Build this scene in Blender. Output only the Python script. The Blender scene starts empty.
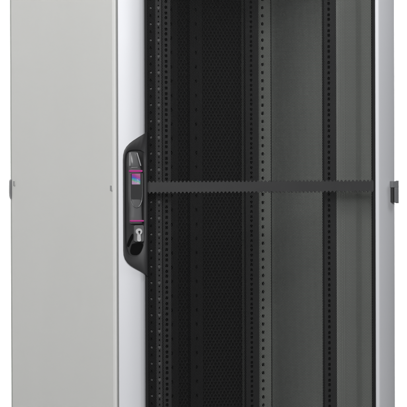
import bpy, bmesh, math, random
import numpy as np
from mathutils import Vector, Matrix

random.seed(4)
scene = bpy.context.scene
COL = scene.collection

# ------------------------------------------------------------------ materials
def mat(name, base, rough=0.5, metal=0.0, spec=0.5, var=0.0, var_scale=6.0, bump=0.0, bump_scale=900.0,
        rough_var=0.0, coat=0.0):
    m = bpy.data.materials.new(name); m.use_nodes = True
    nt = m.node_tree; b = nt.nodes['Principled BSDF']
    b.inputs['Base Color'].default_value = (*base, 1)
    b.inputs['Roughness'].default_value = rough
    b.inputs['Metallic'].default_value = metal
    b.inputs['Specular IOR Level'].default_value = spec
    b.inputs['Coat Weight'].default_value = coat
    tc = nt.nodes.new('ShaderNodeTexCoord')
    if var > 0:
        n = nt.nodes.new('ShaderNodeTexNoise'); n.inputs['Scale'].default_value = var_scale
        n.inputs['Detail'].default_value = 5
        nt.links.new(tc.outputs['Object'], n.inputs['Vector'])
        r = nt.nodes.new('ShaderNodeMapRange')
        r.inputs['To Min'].default_value = 1 - var; r.inputs['To Max'].default_value = 1 + var
        r.inputs['From Min'].default_value = 0.25; r.inputs['From Max'].default_value = 0.75
        nt.links.new(n.outputs['Fac'], r.inputs['Value'])
        mx = nt.nodes.new('ShaderNodeVectorMath'); mx.operation = 'SCALE'
        mx.inputs[0].default_value = base
        nt.links.new(r.outputs['Result'], mx.inputs['Scale'])
        nt.links.new(mx.outputs['Vector'], b.inputs['Base Color'])
        if rough_var > 0:
            r2 = nt.nodes.new('ShaderNodeMapRange')
            r2.inputs['From Min'].default_value = 0.25; r2.inputs['From Max'].default_value = 0.75
            r2.inputs['To Min'].default_value = rough - rough_var; r2.inputs['To Max'].default_value = rough + rough_var
            nt.links.new(n.outputs['Fac'], r2.inputs['Value'])
            nt.links.new(r2.outputs['Result'], b.inputs['Roughness'])
    if bump > 0:
        n2 = nt.nodes.new('ShaderNodeTexNoise'); n2.inputs['Scale'].default_value = bump_scale
        n2.inputs['Detail'].default_value = 2
        nt.links.new(tc.outputs['Object'], n2.inputs['Vector'])
        bp = nt.nodes.new('ShaderNodeBump'); bp.inputs['Strength'].default_value = bump
        bp.inputs['Distance'].default_value = 0.0006
        nt.links.new(n2.outputs['Fac'], bp.inputs['Height'])
        nt.links.new(bp.outputs['Normal'], b.inputs['Normal'])
    return m

M = {}
M['panel'] = mat('light_grey_powder_coat', (.566, .568, .550), .46, var=.018, var_scale=3, bump=.30, bump_scale=420, rough_var=.03)
M['profile'] = mat('aluminium_profile', (.662, .669, .697), .48, metal=.12, var=.010, var_scale=4, rough_var=.03)
M['edge'] = mat('edge_highlight_pale', (.70, .70, .69), .45, var=.02, var_scale=4)  # paler than the panel coat, painting the edge highlight
M['inner'] = mat('inner_grey_coat', (.665, .692, .658), .55, var=.03, var_scale=5, bump=.1, bump_scale=420)
M['baffle'] = mat('baffle_grey_coat', (.375, .391, .367), .55, var=.03, var_scale=5, bump=.1, bump_scale=420)
M['post'] = mat('post_grey_coat', (.52, .54, .50), .5, var=.03, var_scale=8)
M['black'] = mat('black_coated_steel', (.012, .012, .0127), .5, spec=.28, var=.12, var_scale=14)
M['deep'] = mat('matt_black_steel', (.021, .021, .0218), .6, var=.15, var_scale=10)
M['stiff'] = mat('dark_rib_steel', (.026, .026, .027), .5, var=.15, var_scale=12)
M['liner'] = mat('black_door_liner', (.0085, .0085, .009), .6, spec=.3, var=.4, var_scale=18)
M['rail'] = mat('black_rail_steel', (.056, .057, .058), .45, var=.10, var_scale=14)
M['strut'] = mat('dark_grey_steel', (.110, .110, .112), .45, var=.10, var_scale=14)
M['mesh'] = mat('black_perforated_steel', (.0075, .0075, .0078), .55)
M['strip'] = mat('charcoal_coated_steel', (.042, .042, .043), .5, var=.06, var_scale=20, bump=.12, bump_scale=700)
M['bezel'] = mat('black_textured_plastic', (.025, .025, .0265), .48, var=.05, var_scale=30, bump=.18, bump_scale=1500)
M['pocket'] = mat('recess_black_plastic', (.024, .024, .025), .5)
M['pit'] = mat('hole_shade_black', (.0035, .0035, .0037), .7, spec=.08)  # near-black that paints the shade in pockets and rail holes
M['grip'] = mat('dark_grey_grip', (.120, .121, .124), .30, var=.06, var_scale=40)
M['glassy'] = mat('smoked_display_cover', (.045, .046, .047), .20, coat=.3)
M['silver'] = mat('brushed_silver', (.62, .62, .63), .36, metal=.15, var=.06, var_scale=120)
M['glint'] = mat('grip_glint_grey', (.34, .34, .35), .42, metal=.1)  # pale grey that paints the grip's edge highlights
M['dull'] = mat('zinc_screw', (.42, .42, .42), .45, metal=.6)
M['hinge'] = mat('grey_cast_hinge', (.165, .168, .175), .42, var=.05, var_scale=60)
M['gap'] = mat('gap_shade_grey', (.235, .240, .240), .6)  # grey set dark to carry the shade of the door gap
M['dark'] = mat('dark_keyhole', (.012, .012, .012), .5)
M['magenta'] = mat('magenta_light_ring', (.36, .030, .20), .35)
M['backdrop'] = mat('white_backdrop_paper', (.88, .88, .88), .9, spec=.1, var=.006, var_scale=1)
M['floor'] = mat('grey_studio_floor', (.13, .13, .13), .6, var=.08, var_scale=2)
nt = M['magenta'].node_tree; b = nt.nodes['Principled BSDF']
b.inputs['Emission Color'].default_value = (.62, .04, .34, 1); b.inputs['Emission Strength'].default_value = .22

def screen_mat():
    """A lit colour display: diagonal hue sweep, pale patch at the lower right."""
    m = bpy.data.materials.new('lit_colour_display'); m.use_nodes = True
    nt = m.node_tree; b = nt.nodes['Principled BSDF']; N = nt.nodes.new; L = nt.links.new
    tc = N('ShaderNodeTexCoord'); sp = N('ShaderNodeSeparateXYZ'); L(tc.outputs['Generated'], sp.inputs[0])
    wav = N('ShaderNodeTexNoise'); wav.inputs['Scale'].default_value = 2.3; wav.inputs['Detail'].default_value = 1
    L(tc.outputs['Generated'], wav.inputs['Vector'])
    a = N('ShaderNodeMath'); a.operation = 'MULTIPLY_ADD'; a.inputs[1].default_value = -.32
    L(sp.outputs['X'], a.inputs[0]); 
    inv = N('ShaderNodeMath'); inv.operation = 'SUBTRACT'; inv.inputs[0].default_value = 1.12
    L(sp.outputs['Z'], inv.inputs[1]); L(inv.outputs[0], a.inputs[2])
    a2 = N('ShaderNodeMath'); a2.operation = 'MULTIPLY_ADD'; a2.inputs[1].default_value = .35
    L(wav.outputs['Fac'], a2.inputs[0]); L(a.outputs[0], a2.inputs[2])
    cr = N('ShaderNodeValToRGB'); e = cr.color_ramp.elements
    e[0].position = .16; e[0].color = (.62, .22, .45, 1)
    e[1].position = 1.0; e[1].color = (.70, .42, .72, 1)
    for p, c in ((.34, (.62, .06, .42)), (.48, (.30, .08, .62)), (.62, (.06, .16, .80)), (.76, (.08, .55, .72)), (.88, (.20, .66, .36))):
        k = e.new(p); k.color = (*c, 1)
    L(a2.outputs[0], cr.inputs['Fac'])
    # pale lower right patch
    vx = N('ShaderNodeVectorMath'); vx.operation = 'DISTANCE'; vx.inputs[1].default_value = (.70, 0, .28)
    L(tc.outputs['Generated'], vx.inputs[0])
    mr = N('ShaderNodeMapRange'); mr.inputs['From Min'].default_value = .12; mr.inputs['From Max'].default_value = .40
    mr.inputs['To Min'].default_value = .85; mr.inputs['To Max'].default_value = 0
    L(vx.outputs['Value'], mr.inputs['Value'])
    mx = N('ShaderNodeMix'); mx.data_type = 'RGBA'
    vo = N('ShaderNodeTexVoronoi'); vo.inputs['Scale'].default_value = 5.5; L(tc.outputs['Generated'], vo.inputs['Vector'])
    lt = N('ShaderNodeMapRange'); lt.inputs['From Min'].default_value = .26; lt.inputs['From Max'].default_value = .40
    lt.inputs['To Min'].default_value = 1; lt.inputs['To Max'].default_value = .25; L(vo.outputs['Distance'], lt.inputs['Value'])
    pr = N('ShaderNodeMath'); pr.operation = 'MULTIPLY'; L(mr.outputs['Result'], pr.inputs[0]); L(lt.outputs['Result'], pr.inputs[1])
    L(pr.outputs[0], mx.inputs['Factor']); L(cr.outputs['Color'], mx.inputs['A'])
    mx.inputs['B'].default_value = (.95, .95, 1.0, 1)
    b.inputs['Base Color'].default_value = (.02, .02, .02, 1)
    b.inputs['Roughness'].default_value = .2
    L(mx.outputs['Result'], b.inputs['Emission Color']); b.inputs['Emission Strength'].default_value = .56
    return m
M['screen'] = screen_mat()

# ------------------------------------------------------------------ mesh helpers
def link(name, me, m, parent=None, smooth=None, bevel=0, seg=2):
    o = bpy.data.objects.new(name, me); COL.objects.link(o)
    if m: me.materials.append(M[m])
    if parent: o.parent = parent
    if bevel:
        md = o.modifiers.new('bevel', 'BEVEL'); md.width = bevel; md.segments = seg; md.limit_method = 'ANGLE'
        md.angle_limit = math.radians(40); md.harden_normals = False
    if smooth is not None:
        me.polygons.foreach_set('use_smooth', [True] * len(me.polygons))
        me.set_sharp_from_angle(angle=math.radians(smooth))
    return o

class Geo:
    def __init__(s): s.v = []; s.f = []
    def add(s, vs, fs):
        k = len(s.v); s.v += [tuple(p) for p in vs]; s.f += [tuple(i + k for i in f) for f in fs]; return s
    def box(s, x0, x1, y0, y1, z0, z1):
        return s.add([(x, y, z) for z in (z0, z1) for y in (y0, y1) for x in (x0, x1)],
                     [(0, 2, 3, 1), (4, 5, 7, 6), (0, 1, 5, 4), (2, 6, 7, 3), (0, 4, 6, 2), (1, 3, 7, 5)])
    def prism_z(s, pts, z0, z1):          # closed section in x,y extruded along z
        n = len(pts)
        return s.add([(x, y, z0) for x, y in pts] + [(x, y, z1) for x, y in pts],
                     [(i, (i + 1) % n, n + (i + 1) % n, n + i) for i in range(n)] + [tuple(range(n - 1, -1, -1)), tuple(range(n, 2 * n))])
    def prism_y(s, pts, y0, y1):          # closed outline in x,z extruded along y
        n = len(pts)
        return s.add([(x, y0, z) for x, z in pts] + [(x, y1, z) for x, z in pts],
                     [(i, (i + 1) % n, n + (i + 1) % n, n + i) for i in range(n)] + [tuple(range(n - 1, -1, -1)), tuple(range(n, 2 * n))])
    def tube(s, pts, r, n=10, caps=True):
        pts = [Vector(p) for p in pts]; rings = []
        for i, p in enumerate(pts):
            d = (pts[min(i + 1, len(pts) - 1)] - pts[max(i - 1, 0)]).normalized()
            u = d.cross(Vector((0, 1, 0)))
            if u.length < 1e-4: u = d.cross(Vector((1, 0, 0)))
            u.normalize(); w = d.cross(u)
            rings.append([p + (u * math.cos(t) + w * math.sin(t)) * r for t in (2 * math.pi * k / n for k in range(n))])
        vs = [q for ring in rings for q in ring]; fs = []
        for i in range(len(pts) - 1):
            for k in range(n):
                fs.append((i * n + k, i * n + (k + 1) % n, (i + 1) * n + (k + 1) % n, (i + 1) * n + k))
        if caps: fs += [tuple(range(n - 1, -1, -1)), tuple((len(pts) - 1) * n + k for k in range(n))]
        return s.add(vs, fs)
    def disc(s, x, z, y0, y1, r, n=16):   # short round stud along y
        return s.prism_y([(x + r * math.cos(2 * math.pi * k / n), z + r * math.sin(2 * math.pi * k / n)) for k in range(n)], y0, y1)
    def loops(s, rings, cap_first=False, cap_last=True):
        n = len(rings[0]); vs = [p for r in rings for p in r]; fs = []
        for i in range(len(rings) - 1):
            for k in range(n):
                fs.append((i * n + k, i * n + (k + 1) % n, (i + 1) * n + (k + 1) % n, (i + 1) * n + k))
        if cap_first: fs.append(tuple(range(n - 1, -1, -1)))
        if cap_last: fs.append(tuple((len(rings) - 1) * n + k for k in range(n)))
        return s.add(vs, fs)
    def mesh(s, name, fix=True):
        me = bpy.data.meshes.new(name); me.from_pydata(s.v, [], s.f)
        if fix:
            bm = bmesh.new(); bm.from_mesh(me); bmesh.ops.recalc_face_normals(bm, faces=bm.faces); bm.to_mesh(me); bm.free()
        me.update(); return me
    def obj(s, name, m, parent=None, smooth=None, bevel=0, seg=2, fix=True):
        return link(name, s.mesh(name, fix), m, parent, smooth, bevel, seg)

def punched(g, cols, yf, depth, z0, z1):
    """Front sheet (facing -y) made of side-by-side columns; each column is (x0, x1, holes) with holes
    [(centre z, half width, half height, roundness)]; walls run `depth` into the sheet."""
    for (x0, x1, holes) in cols:
        cx = (x0 + x1) / 2; zs = [z0]
        if not holes:
            g.add([(x0, yf, z0), (x1, yf, z0), (x1, yf, z1), (x0, yf, z1)], [(0, 1, 2, 3)]); continue
        for a, b_ in zip(holes, holes[1:]): zs.append((a[0] + b_[0]) / 2)
        zs.append(z1)
        for i, (cz, hw, hh, rd) in enumerate(holes):
            a, b_ = zs[i], zs[i + 1]
            out = [(x0, a), (cx, a), (x1, a), (x1, cz), (x1, b_), (cx, b_), (x0, b_), (x0, cz)]
            k = rd
            inn = [(cx - hw * k, cz - hh * k), (cx, cz - hh), (cx + hw * k, cz - hh * k), (cx + hw, cz),
                   (cx + hw * k, cz + hh * k), (cx, cz + hh), (cx - hw * k, cz + hh * k), (cx - hw, cz)]
            vs = [(x, yf, z) for x, z in out] + [(x, yf, z) for x, z in inn] + [(x, yf + depth, z) for x, z in inn]
            fs = [(j, (j + 1) % 8, 8 + (j + 1) % 8, 8 + j) for j in range(8)]
            fs += [(8 + j, 8 + (j + 1) % 8, 16 + (j + 1) % 8, 16 + j) for j in range(8)]
            g.add(vs, fs)

def hex_sheet(name, x0, x1, z0, z1, pitch, k, yf, thick, m, parent):
    """Perforated steel sheet: hexagonal openings with real walls through the sheet."""
    R = pitch / math.sqrt(3); dz = pitch * math.sqrt(3) / 2
    nx = int((x1 - x0) / pitch); nz = int((z1 - z0) / dz)
    ii, jj = np.meshgrid(np.arange(nx), np.arange(nz), indexing='ij')
    ii = ii.ravel(); jj = jj.ravel()
    cx = x0 + pitch * .5 + (ii + .5 * (jj % 2)) * pitch * (x1 - x0) / ((nx + .5) * pitch); cz = z0 + R + jj * dz
    sx = (x1 - x0) / ((nx + .5) * pitch)
    ang = np.radians(90 + 60 * np.arange(6)); ux = np.cos(ang) * R; uz = np.sin(ang) * R
    n = len(cx)
    V = np.empty((n, 18, 3), np.float32)
    V[:, 0:6, 0] = cx[:, None] + ux * sx; V[:, 0:6, 2] = cz[:, None] + uz; V[:, 0:6, 1] = yf
    V[:, 6:12, 0] = cx[:, None] + ux * k * sx; V[:, 6:12, 2] = cz[:, None] + uz * k; V[:, 6:12, 1] = yf
    V[:, 12:18] = V[:, 6:12]; V[:, 12:18, 1] = yf + thick
    q = []
    for j in range(6):
        j2 = (j + 1) % 6
        q.append((j, 6 + j, 6 + j2, j2)[::-1]); q.append((6 + j, 12 + j, 12 + j2, 6 + j2)[::-1])
    F = (np.array(q, np.int32)[None] + (np.arange(n, dtype=np.int32) * 18)[:, None, None]).reshape(-1)
    me = bpy.data.meshes.new(name)
    me.vertices.add(n * 18); me.vertices.foreach_set('co', V.ravel())
    me.loops.add(len(F)); me.loops.foreach_set('vertex_index', F)
    me.polygons.add(len(F) // 4); me.polygons.foreach_set('loop_start', np.arange(0, len(F), 4, dtype=np.int32))
    me.update(calc_edges=True)
    return link(name, me, m, parent)

def resample(pts, n):
    P = [Vector((p[0], p[1])) for p in pts]; P.append(P[0])
    L = [0]
    for a, b_ in zip(P, P[1:]): L.append(L[-1] + (b_ - a).length)
    out = []
    for k in range(n):
        t = L[-1] * k / n; i = 0
        while L[i + 1] < t: i += 1
        f = (t - L[i]) / max(L[i + 1] - L[i], 1e-9); q = P[i].lerp(P[i + 1], f); out.append((q.x, q.y))
    return out

def smooth_loop(pts, it=2):               # corner cutting of a closed outline
    for _ in range(it):
        o = []
        for i in range(len(pts)):
            a, b_ = pts[i], pts[(i + 1) % len(pts)]
            o.append((a[0] * .75 + b_[0] * .25, a[1] * .75 + b_[1] * .25)); o.append((a[0] * .25 + b_[0] * .75, a[1] * .25 + b_[1] * .75))
        pts = o
    return pts

# handle plans were measured on a 2.82 x 2.71 mm grid; A() gives metres, corrected for the height y above the door face
def A(u, v, y=0.0): return (-.0005 + (u - 118.5) * .00282 + .30 * y, 1.7074 - v * .0027115)

# ------------------------------------------------------------------ the rack
W, D, H = .80, 1.20, 2.00
ZB, ZT = .10, 1.95
rack = bpy.data.objects.new('server_rack', None); COL.objects.link(rack)
rack.empty_display_size = .2
rack['label'] = 'tall light grey server cabinet with perforated black front door and black lever handle'
rack['category'] = 'server rack'

# --- side panels: flat steel trays with rolled vertical edges
def side_panel(x, sgn, parent, m='panel'):
    y0, y1 = .035, 1.196
    out = x; inn = x - sgn * .019
    pts = [(inn, y0), (out - sgn * .0020, y0), (out - sgn * .0006, y0 + .0010), (out, y0 + .0030)]
    pts += [(out, y1 - .014)]
    for k in range(0, 7):
        t = math.pi / 2 * k / 6; pts.append((out - sgn * .006 + sgn * .006 * math.cos(t), y1 - .006 + .006 * math.sin(t)))
    pts += [(inn, y1)]
    o = Geo().prism_z(pts, ZB, ZT).obj('side_panel', m, parent, smooth=8)
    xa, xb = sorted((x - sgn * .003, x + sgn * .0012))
    Geo().box(xa, xb, .0342, .0570, ZB + .002, ZT - .002).obj('edge_highlight', 'edge', o, bevel=.0010)  # raised pale strip: the rolled edge's highlight put into its colour
    return o
sp_l = side_panel(0.0, -1, rack)
sp_r = side_panel(W, 1, rack, 'inner')

def latch(y, z, parent):
    g = Geo()                              # raised rounded escutcheon
    pl = smooth_loop([(y - .012, z - .0095), (y + .0095, z - .0095), (y + .0095, z + .0095), (y - .012, z + .0095)], 2)
    n = len(pl)
    g.loops([[(0.0, p, q) for p, q in pl], [(-.0010, p, q) for p, q in pl], [(-.0016, y + (p - y) * .85, z + (q - z) * .85) for p, q in pl]])
    o = g.obj('panel_latch', 'panel', parent, smooth=50)
    s = Geo().box(-.0022, -.0014, y - .0085, y + .0075, z - .0072, z + .0074)
    me = s.mesh('slot'); me.materials.append(M['hinge'])
    # slot joined into the same latch mesh
    bm = bmesh.new(); bm.from_mesh(o.data); k = len(bm.faces); bm.from_mesh(me)
    bm.faces.ensure_lookup_table()
    for f in bm.faces[k:]: f.material_index = 1
    bm.to_mesh(o.data); bm.free(); o.data.materials.append(M['hinge']); bpy.data.meshes.remove(me)
    return o
latch(.072, 1.197, sp_l); latch(1.160, 1.203, sp_l)

# --- bolted steel shell behind the panels: roof, base, shade-coloured gap strip, rear door
g = Geo().box(.004, W - .004, .024, 1.19, ZT, H - .012)
g.box(.03, W - .03, .05, 1.16, H - .012, H)
g.obj('roof', 'panel', rack, bevel=.004)
Geo().box(.018, W - .018, .03, 1.18, 0, ZB).obj('base', 'black', rack, bevel=.003)
Geo().box(.018, W - .018, .18, 1.16, ZB + .002, ZB + .02).obj('floor_plate', 'deep', rack)
Geo().box(.0042, .030, .0115, .0330, ZB, ZT).obj('gap_shade_frame', 'gap', rack)  # darker grey strip painting the shade inside the door gap
Geo().box(W - .030, W - .0045, .012, .030, ZB, ZT).obj('gap_shade_frame', 'gap', rack)

# rear door: closed black leaf, perforated inner face
rd = Geo().box(.006, W - .006, 1.215, 1.235, ZB, ZT).obj('rear_door', 'baffle', rack, bevel=.003)
rd.data.materials.append(M['liner'])
for p in rd.data.polygons:
    if p.normal.y < -.9: p.material_index = 1
hex_sheet('perforated_sheet', .05, W - .05, ZB + .03, ZT - .03, .0115, .60, 1.204, .004, 'deep', rd)
for x in (.505, .585):
    g = Geo(); z = ZB + .04
    hs = []
    while z < ZT - .04: hs.append((z, .0035, .006, .75)); z += .04445
    punched(g, [(x - .020, x - .010, []), (x - .010, x + .010, hs), (x + .010, x + .020, [])], 1.170, .006, ZB + .02, ZT - .02)
    g.add([(x - .020, 1.170, ZB + .02), (x - .020, 1.170, ZT - .02), (x - .020, 1.200, ZT - .02), (x - .020, 1.200, ZB + .02)], [(0, 1, 2, 3)])
    g.add([(x + .020, 1.170, ZB + .02), (x + .020, 1.170, ZT - .02), (x + .020, 1.200, ZT - .02), (x + .020, 1.200, ZB + .02)], [(0, 1, 2, 3)])
    g.obj('stiffener', 'stiff', rd, fix=False)

# --- punched frame posts
def holes_pitch(pitch, hw, hh, rd, z0, z1, off=0):
    out = []; z = z0 + pitch * .5 + off
    while z < z1 - pitch * .4: out.append((z, hw, hh, rd)); z += pitch
    return out
U = .04445
def holes_eia(hw, hh, rd, z0, z1):
    out = []; z = z0 + .012
    while z < z1 - .04:
        for d in (.00635, .022225, .0381): out.append((z + d, hw, hh, rd))
        z += U
    return out
def box_back(g, x0, x1, yf, yb, z0, z1):   # sides and back closing a punched front
    g.add([(x0, yf, z0), (x0, yb, z0), (x1, yb, z0), (x1, yf, z0), (x0, yf, z1), (x0, yb, z1), (x1, yb, z1), (x1, yf, z1)],
          [(0, 4, 5, 1), (1, 5, 6, 2), (2, 6, 7, 3), (0, 1, 2, 3), (4, 7, 6, 5)])
z0, z1 = ZB + .004, ZT - .004

# rear right post, grey, 25 mm hole system
g = Geo()
punched(g, [(.737, .740, []), (.740, .766, holes_pitch(.025, .0045, .0054, .8, z0, z1)), (.766, .779, [])], 1.020, .010, z0, z1)
box_back(g, .737, .779, 1.020, 1.180, z0, z1)
p = g.obj('frame_post', 'post', rack, fix=False); p['label'] = 'grey punched rear post'
Geo().box(.7793, .7848, 1.0180, 1.100, z0, z1).obj('post_gap_shade', 'black', rack)  # black strip added as painted shade in the post-to-panel gap
# rear left post
g = Geo()
punched(g, [(.021, .034, []), (.034, .060, holes_pitch(.025, .0045, .0054, .8, z0, z1)), (.060, .063, [])], 1.020, .010, z0, z1)
box_back(g, .021, .063, 1.020, 1.180, z0, z1)
g.obj('frame_post', 'post', rack, fix=False)

# front left posts (black, stepped): outer post and dark grey inner strut, both with a screw each rack unit
g = Geo(); hs = holes_pitch(U / 2, .0030, .0040, .8, z0, z1)
punched(g, [(.060, .112, []), (.112, .130, hs), (.130, .1325, [])], .100, .008, z0, z1)
box_back(g, .060, .1325, .100, .200, z0, z1)
post_l = g.obj('frame_post', 'black', rack, fix=False)
g = Geo(); hs = holes_pitch(U / 3, .0024, .0030, .8, z0, z1)
punched(g, [(.1325, .136, []), (.136, .147, hs), (.147, .1495, [])], .092, .006, z0, z1)
box_back(g, .1325, .1495, .092, .150, z0, z1)
strut_l = g.obj('post_strut', 'strut', rack, fix=False)
# front right post
g = Geo()
punched(g, [(.742, .758, []), (.758, .774, holes_pitch(.025, .0045, .0055, .8, z0, z1)), (.774, .779, [])], .140, .008, z0, z1)
box_back(g, .742, .779, .140, .240, z0, z1)
g.obj('frame_post', 'black', rack, fix=False)

def screw_mesh(r):
    g = Geo(); n = 12
    ring = lambda q, y: [(q * math.cos(2 * math.pi * k / n), y, q * math.sin(2 * math.pi * k / n)) for k in range(n)]
    g.loops([ring(r, 0), ring(r, -.0012), ring(r * .7, -.0022), ring(r * .35, -.0022), ring(r * .3, -.0012)])
    me = g.mesh('screw'); me.materials.append(M['dull']); me.polygons.foreach_set('use_smooth', [True] * len(me.polygons))
    me.set_sharp_from_angle(angle=math.radians(35)); return me
big, small = screw_mesh(.0046), screw_mesh(.0030)
zz = 1.7074 - 5.9 * .0027115 + U
while zz > .58:
    for me, par, x, y in ((small, post_l, .121, .0998), (big, strut_l, .1412, .0918)):
        o = bpy.data.objects.new('screw', me); COL.objects.link(o); o.parent = par; o.location = (x, y, zz)
    zz -= U

# --- 19 inch mounting rails
def rail(xh, sgn, yf, m, face, hw=.0042, hh=.0046, pitch_hole=True):
    """hole column at xh; the face runs `face` metres inward/outward either side"""
    a, b_ = face; x0, x1 = xh - a, xh + b_
    g = Geo(); hs = holes_eia(hw, hh, .85, z0, z1)
    punched(g, [(x0, xh - .0078, []), (xh - .0078, xh + .0078, hs), (xh + .0078, x1, [])], yf, .0025, z0, z1)
    # folded return flanges behind both edges
    for x, s in ((x0, 1), (x1, -1)):
        g.add([(x, yf, z0), (x, yf + .018, z0), (x, yf + .018, z1), (x, yf, z1)], [(0, 1, 2, 3)])
        g.add([(x + s * .0022, yf + .0022, z0), (x + s * .0022, yf + .018, z0), (x + s * .0022, yf + .018, z1), (x + s * .0022, yf + .0022, z1)], [(0, 3, 2, 1)])
        g.add([(x, yf + .018, z0), (x + s * .0022, yf + .018, z0), (x + s * .0022, yf + .018, z1), (x, yf + .018, z1)], [(0, 1, 2, 3)])
    # added near-black sheet painting the shade behind the holes
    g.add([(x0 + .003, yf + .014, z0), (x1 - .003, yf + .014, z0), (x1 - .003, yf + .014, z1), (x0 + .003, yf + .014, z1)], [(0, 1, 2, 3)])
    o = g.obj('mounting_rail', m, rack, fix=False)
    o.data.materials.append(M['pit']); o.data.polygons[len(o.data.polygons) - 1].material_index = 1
    return o
rail(.1655, 1, .100, 'rail', (.0105, .0125))
rail(.6405, -1, .100, 'rail', (.0135, .0215))
rail(.1240, 1, .930, 'rail', (.020, .020))
rail(.6860, -1, .930, 'rail', (.018, .024))

# --- right air baffle between the front rail and the frame, with rolled groove and fine ribs
pts = [(.6630, .1015), (.6655, .1000), (.6680, .1000)]
for x in (.6720, .6790, .6860):
    pts += [(x, .1000), (x + .0008, .0988), (x + .0022, .0988), (x + .0030, .1000)]
pts += [(.7190, .1000), (.7225, .1008), (.7395, .1110), (.7430, .1122), (.7790, .1122)]
back = [(x, y + .0015) for x, y in reversed(pts)]
Geo().prism_z(pts + back, z0, z1).obj('baffle_plate', 'baffle', rack, smooth=35)
# left air baffle, mostly behind the door profile
Geo().box(.021, .059, .101, .1025, z0, z1).obj('baffle_plate', 'baffle', rack)

# ------------------------------------------------------------------ front door
DX0, DX1 = .0795, .7375
ZD0, ZD1 = ZB + .006, ZT - .006
door = hex_sheet('front_door', DX0, DX1, ZD0 + .05, ZD1 - .05, .0042, .89, .004, .0012, 'mesh', rack)
# dark seal frame round the sheet
g = Geo()
g.box(.0745, .0830, .0005, .016, ZD0 + .03, ZD1 - .03); g.box(.7352, .7415, .0005, .016, ZD0 + .03, ZD1 - .03)
g.box(.0830, .7352, .0005, .016, ZD0 + .03, ZD0 + .055); g.box(.0830, .7352, .0005, .016, ZD1 - .055, ZD1 - .03)
g.obj('door_seal', 'black', door, bevel=.001)
# side profiles of the door: shallow curved extrusions
def arc(p0, p1, bulge, n):
    p0 = Vector(p0); p1 = Vector(p1); d = p1 - p0; nrm = Vector((d.y, -d.x)).normalized()
    return [tuple(p0 + d * t + nrm * bulge * 4 * t * (1 - t)) for t in (k / n for k in range(n + 1))]
SL = .011                                  # how far the outer edge falls back
left = [(.0040, .018), (.0022, .0105)] + arc((.0026, .0088), (.0590, -.0030), .0024, 12) + [(.0605, -.0028), (.0668, -.0012), (.0712, .0010), (.0738, .0040), (.0752, .0042), (.0752, .018)]
rr = [(.7400, .018), (.7400, .0052), (.7418, .0045), (.7492, -.0026)] + arc((.7505, -.0030), (W + .0036, .0152), .0022, 12) + [(W + .0046, .0187), (W + .0028, .024)]
Geo().prism_z(left, ZD0, ZD1).obj('door_profile', 'profile', door, smooth=28)
Geo().prism_z(rr, ZD0, ZD1).obj('door_profile', 'profile', door, smooth=28)
for za in (ZD1 - .028, ZD0): Geo().box(.0756, .7398, .0006, .018, za, za + .028).obj('door_rail', 'profile', door, bevel=.002)
# unperforated cross strip with the toothed edges the perforation leaves
def strip():
    x0, x1 = .0815, .7365; zc, hh = 1.1999, .0130; pit = .0110
    n = int((x1 - x0) / pit); pit = (x1 - x0) / n
    top = [(x0, zc + hh)]
    for k in range(n):
        a = x0 + k * pit
        top += [(a + pit * .22, zc + hh), (a + pit * .40, zc + hh + .0040), (a + pit * .66, zc + hh + .0040), (a + pit * .84, zc + hh)]
    top += [(x1, zc + hh)]
    bot = [(x, 2 * zc - z) for x, z in reversed(top)]
    pts = top + bot
    N = len(pts); m = len(top)
    vs = [(x, .0002, z) for x, z in pts] + [(x, .0032, z) for x, z in pts]
    fs = [(i, (i + 1) % N, N + (i + 1) % N, N + i) for i in range(N)]
    for i in range(m - 1):                 # bridge the two toothed edges
        j = N - 1 - i
        fs.append((i, i + 1, j - 1, j)); fs.append((N + i, N + j, N + j - 1, N + i + 1))
    return Geo().add(vs, fs).obj('cross_strip', 'strip', door)
strip()

# ------------------------------------------------------------------ lever handle with display
outer = [(147.6, 131.6), (142.2, 134.8), (137.5, 137.6), (133.2, 140.4), (129.6, 143.2), (126.6, 146.4), (124.4, 150.2), (123.3, 154.6),
         (123.0, 160), (123.0, 180), (123.0, 205), (123.0, 230), (123.0, 250), (123.3, 254.8), (124.6, 259), (127.0, 262.6), (130.2, 265.4), (134.2, 267.9),
         (139.0, 270.6), (144.0, 273.4), (147.6, 276.0), (147.6, 250), (147.6, 230), (147.6, 205), (147.6, 180), (147.6, 155)]
inner = [(144.3, 152.0), (140.5, 150.0), (136.0, 149.6), (132.0, 149.8), (129.2, 150.6), (127.2, 152.2), (126.0, 154.8), (125.4, 158.0),
         (125.2, 162), (125.2, 180), (125.2, 205), (125.2, 225), (125.4, 240), (126.0, 246.0), (127.2, 251.0), (128.6, 254.2), (130.6, 255.8), (133.4, 256.2),
         (137.0, 256.0), (140.0, 254.0), (142.4, 249.5), (144.2, 243), (144.6, 228), (144.6, 205), (144.6, 180), (144.6, 160)]
def ring(src, y, shrink=0.0, n=None):
    cx = sum(p[0] for p in src) / len(src); cz = sum(p[1] for p in src) / len(src)
    out = []
    for i, (u, v) in enumerate(src):
        a = Vector(src[i - 1]); c = Vector(src[(i + 1) % len(src)]); d = (c - a).normalized(); nn = Vector((-d.y, d.x))
        # inward normal
        if nn.dot(Vector((cx - u, cz - v))) < 0: nn = -nn
        q = Vector((u, v)) + nn * shrink
        x, z = A(q.x, q.y, y); out.append((x, y, z))
    return out
g = Geo()
g.loops([ring(outer, .0040), ring(outer, -.0085), ring(outer, -.0103, .35), ring(outer, -.0112, 1.0),
         ring(inner, -.0112, -.5), ring(inner, -.0104, 0), ring(inner, -.0040, .25), ring(inner, -.0034, .8)])
handle = g.obj('door_handle', 'bezel', rack, smooth=38)
handle['label'] = 'black lever handle with small colour display and lock'
# dark floor of the dish
Geo().loops([ring(inner, -.0030, .5), ring(inner, -.0037, .9)]).obj('recess', 'pocket', handle, smooth=30)

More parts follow.
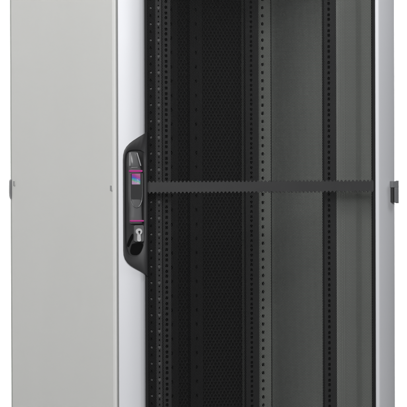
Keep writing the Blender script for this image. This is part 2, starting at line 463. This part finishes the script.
pit = smooth_loop([(132.0, 243.0), (143.6, 242.8), (142.6, 247.6), (140.4, 252.6), (137.6, 255.0), (133.0, 255.0), (130.4, 253.6), (129.8, 250.2), (130.8, 246.6)], 2)
Geo().prism_y([A(u, v, -.0045) for u, v in pit], -.0046, -.0034).obj('pocket_shade_plate', 'pit', handle)  # near-black raised plate painting the shade of a pocket hole
pit = smooth_loop([(126.8, 244.6), (128.2, 240.0), (131.6, 233.6), (133.2, 233.4), (133.0, 238.4), (130.6, 242.0), (129.2, 246.4), (127.4, 247.0)], 2)
Geo().prism_y([A(u, v, -.0045) for u, v in pit], -.0046, -.0034).obj('pocket_shade_plate', 'pit', handle)  # second plate of painted pocket shade

def superring(u0, u1, v, yb, yf, n=20, pw=3.2):
    out = []
    hw = (u1 - u0) / 2; cu = (u0 + u1) / 2
    for k in range(n + 1):
        t = math.pi * k / n; c, s = math.cos(t), math.sin(t)
        u = cu - hw * math.copysign(abs(c) ** (2 / pw), c); y = yb + (yf - yb) * abs(s) ** (2 / pw)
        x, z = A(u, v, yf); out.append((x, y, z))
    return out
sec = [(151.6, 130.3, 137.6, -.0140), (152.2, 129.7, 138.2, -.0180), (154, 129.5, 138.7, -.0205), (158, 129.4, 139.6, -.0230), (162, 129.4, 140.6, -.0245), (165.4, 129.4, 141.4, -.0250),
       (166.6, 129.5, 141.8, -.0238), (168.4, 129.6, 142.2, -.0205), (172, 129.6, 142.8, -.0195), (190, 129.6, 142.8, -.0195), (199, 129.7, 142.8, -.0195),
       (204, 130.2, 142.7, -.0190), (209, 130.6, 142.8, -.0185), (216, 130.4, 143.0, -.0178), (221.8, 130.2, 143.4, -.0168), (223.4, 130.6, 143.2, -.0140)]
g = Geo(); g.loops([superring(a, b_, v, -.0020, yf) for v, a, b_, yf in sec], cap_first=True)
g.obj('grip', 'grip', handle, smooth=42)
# pale tubes painting highlights along the upper grip edges
def path(pts, r, name, m, n=10):
    return Geo().tube([(*A(u, v, y)[:1], y, A(u, v, y)[1]) for u, v, y in pts], r, n).obj(name, m, handle, smooth=40)
path([(130.3, 152.6, -.0205), (130.2, 158, -.0228), (130.2, 165.6, -.0248)], .0014, 'grip_glint', 'glint')
path([(137.2, 152.6, -.0208), (138.8, 158, -.0234), (140.9, 165.6, -.0248)], .0016, 'grip_glint', 'glint')
path([(131.4, 167.6, -.0222), (137.6, 167.0, -.0224)], .0010, 'grip_glint', 'glint')
# U-shaped rim round the display cover
up = [(130.3, 173.0), (130.3, 185), (130.35, 196), (130.9, 200), (132.2, 203.6), (134.2, 206.4), (136.5, 207.3), (138.8, 206.4), (140.8, 203.6), (141.9, 200), (142.3, 196), (142.3, 185), (142.3, 173.0)]
path([(u, v, -.0200) for u, v in up], .0013, 'display_rim', 'grip')
path([(138.6, 206.6, -.0212), (140.6, 203.9, -.0212), (141.9, 200.4, -.0212)], .0008, 'grip_glint', 'glint')  # pale tubes painting glints on the display rim's lower curve
path([(131.0, 200.4, -.0212), (132.2, 203.6, -.0212), (133.4, 205.4, -.0212)], .0006, 'grip_glint', 'glint')
def plate(u0, v0, u1, v1, y0, y1, name, m, r=1.0, bev=0):
    pl = smooth_loop([(u0, v0), (u1, v0), (u1, v1), (u0, v1)], 3) if r else [(u0, v0), (u1, v0), (u1, v1), (u0, v1)]
    if r:                                   # rounded corners of radius r
        pl = []
        for cu, cv, t0 in ((u1 - r, v0 + r, -90), (u1 - r, v1 - r, 0), (u0 + r, v1 - r, 90), (u0 + r, v0 + r, 180)):
            for k in range(5):
                t = math.radians(t0 + 22.5 * k); pl.append((cu + r * math.cos(t), cv + r * math.sin(t)))
    pts = [A(u, v, y0) for u, v in pl]
    return Geo().prism_y(pts, y0, y1).obj(name, m, handle, bevel=bev)
plate(131.4, 172.6, 141.2, 199.0, -.0202, -.0188, 'display_cover', 'glassy', 1.2)
plate(132.0, 173.4, 140.4, 184.2, -.0209, -.0200, 'display', 'screen', .5)
plate(129.6, 169.9, 142.6, 171.7, -.0216, -.0150, 'light_strip', 'magenta', .6)
plate(130.4, 219.9, 143.8, 221.3, -.0196, -.0120, 'light_strip', 'magenta', .6)
# lock plate, keyhole cylinder
plate(134.3, 225.0, 143.8, 241.6, -.0122, -.0032, 'lock_plate', 'grip', 1.6, .0008)
lk = [A(139.0 + 3.1 * math.cos(t), 231.4 + 3.2 * math.sin(t), -.016) for t in (math.radians(60 - 300 * k / 20) for k in range(21))]
lk = [A(140.9, 240.2, -.016), A(140.4, 234.2, -.016)][0:2] + [A(139.0 + 3.1 * math.cos(t), 231.4 + 3.2 * math.sin(t), -.016) for t in (math.radians(62 - 304 * k / 22) for k in range(23))] + [A(137.5, 234.2, -.016), A(137.2, 240.2, -.016), A(138.2, 241.2, -.016), A(140.0, 241.2, -.016)]
Geo().prism_y(lk, -.0165, -.0120).obj('lock_cylinder', 'silver', handle, bevel=.0006)
c = A(139.2, 231.6, -.0165)
g = Geo().disc(c[0], c[1], -.0171, -.0160, .0030, 14); g.box(c[0] - .0010, c[0] + .0010, -.01715, -.0160, c[1] - .0065, c[1] - .002)
g.obj('keyhole', 'dark', handle)

# ------------------------------------------------------------------ hinges
def hinge_front(zc):
    g = Geo().box(.7865, .8060, -.0100, .0080, zc + .012, zc + .030)
    g.box(.7945, .8060, -.0100, .0080, zc - .030, zc + .0125)
    h = g.obj('hinge', 'hinge', rack, bevel=.0015)
    Geo().box(.7885, .7942, -.0080, .0080, zc - .029, zc + .0115).obj('hinge_recess', 'dark', h, bevel=.001)
    Geo().tube([(.8040, -.0045, zc - .0315), (.8040, -.0045, zc + .0315)], .0042, 14).obj('hinge_pin', 'hinge', h, smooth=40)
for zc in (1.183, 1.80, .28): hinge_front(zc)
def hinge_rear(zc):
    g = Geo(); pl = smooth_loop([(-.0035, zc - .030), (.012, zc - .033), (.012, zc + .033), (-.0010, zc + .033), (-.0035, zc + .022)], 2)
    g.prism_y(pl, 1.198, 1.216)
    h = g.obj('hinge', 'hinge', rack, bevel=.001)
for zc in (1.184, 1.80, .28): hinge_rear(zc)

# ------------------------------------------------------------------ studio: white paper sweep
pts = []
prof = [(2.2, 0.0), (3.0, 0.0)] + [(3.0 + 1.5 * math.sin(t), 1.5 - 1.5 * math.cos(t)) for t in (math.radians(6 * k) for k in range(1, 16))] + [(4.5, 6.0)]
g = Geo(); n = len(prof)
g.add([(x, y, z - .002) for x in (-8, 9) for y, z in prof], [(i, i + 1, n + i + 1, n + i) for i in range(n - 1)])
bd = g.obj('backdrop', 'backdrop', None, smooth=60); bd['kind'] = 'structure'

fl = Geo().add([(x, y, -.006) for x, y in ((-8, -9), (9, -9), (9, 2.6), (-8, 2.6))], [(0, 1, 2, 3)]).obj('floor', 'floor'); fl['kind'] = 'structure'

def area(name, loc, target, size, power, col=(1, 1, 1), sy=None):
    l = bpy.data.lights.new(name, 'AREA'); l.energy = power; l.color = col; l.size = size
    if sy: l.shape = 'RECTANGLE'; l.size_y = sy
    o = bpy.data.objects.new(name, l); COL.objects.link(o); o.location = loc
    o.rotation_euler = (Vector(target) - Vector(loc)).to_track_quat('-Z', 'Y').to_euler()
    return o
area('key_softbox', (-2.6, -3.2, 3.0), (.2, 0, 1.35), 1.4, 115, (1, .995, .985))
area('side_fill', (-3.2, .65, 3.7), (0, .6, 1.3), 1.4, 46, (1, .995, .98))  # added fill lamp, unseen, brightening the side panel
area('front_fill', (-1.5, -5.6, 2.6), (.5, 0, 1.4), 1.2, 130, (.98, .985, 1))  # added unseen fill, reaching through the door into the cabinet
area('top_right_fill', (1.7, -1.3, 3.1), (.8, 0, 1.5), .8, 14, (.97, .98, 1))  # added unseen lamp lifting the top of the right door profile
area('backdrop_light', (.2, 2.7, 3.6), (.2, 4.5, 2.8), 1.5, 130)
area('backdrop_light', (3.2, 2.7, 3.6), (3.2, 4.5, 2.8), 1.5, 130)

world = bpy.data.worlds.new('World'); scene.world = world; world.use_nodes = True
bg = world.node_tree.nodes['Background']; bg.inputs['Color'].default_value = (1, 1, 1, 1); bg.inputs['Strength'].default_value = .08

# ------------------------------------------------------------------ camera
cx, cy, cz, yaw, pitch, roll, f = -2.39053152, -8.37567456, 1.27624842, .304381912, .0138488264, -.00303315331, 3214.83294
F = Vector((math.sin(yaw) * math.cos(pitch), math.cos(yaw) * math.cos(pitch), -math.sin(pitch)))
R = Vector((math.cos(yaw), -math.sin(yaw), 0)); Uv = R.cross(F)
R2 = R * math.cos(roll) + Uv * math.sin(roll); U2 = -R * math.sin(roll) + Uv * math.cos(roll)
cam = bpy.data.cameras.new('camera'); co = bpy.data.objects.new('camera', cam); COL.objects.link(co)
m4 = Matrix((R2, U2, -F)).transposed().to_4x4(); m4.translation = (cx, cy, cz); co.matrix_world = m4
cam.sensor_width = 36; cam.lens = 36 * f / 407; cam.clip_start = .1; cam.clip_end = 100
scene.camera = co

scene.render.engine = 'CYCLES'
scene.cycles.use_denoising = True
scene.cycles.max_bounces = 10
scene.view_settings.view_transform = 'Standard'; scene.view_settings.look = 'None'
scene.view_settings.exposure = 0; scene.view_settings.gamma = 1
scene.render.resolution_x = scene.render.resolution_y = 1024
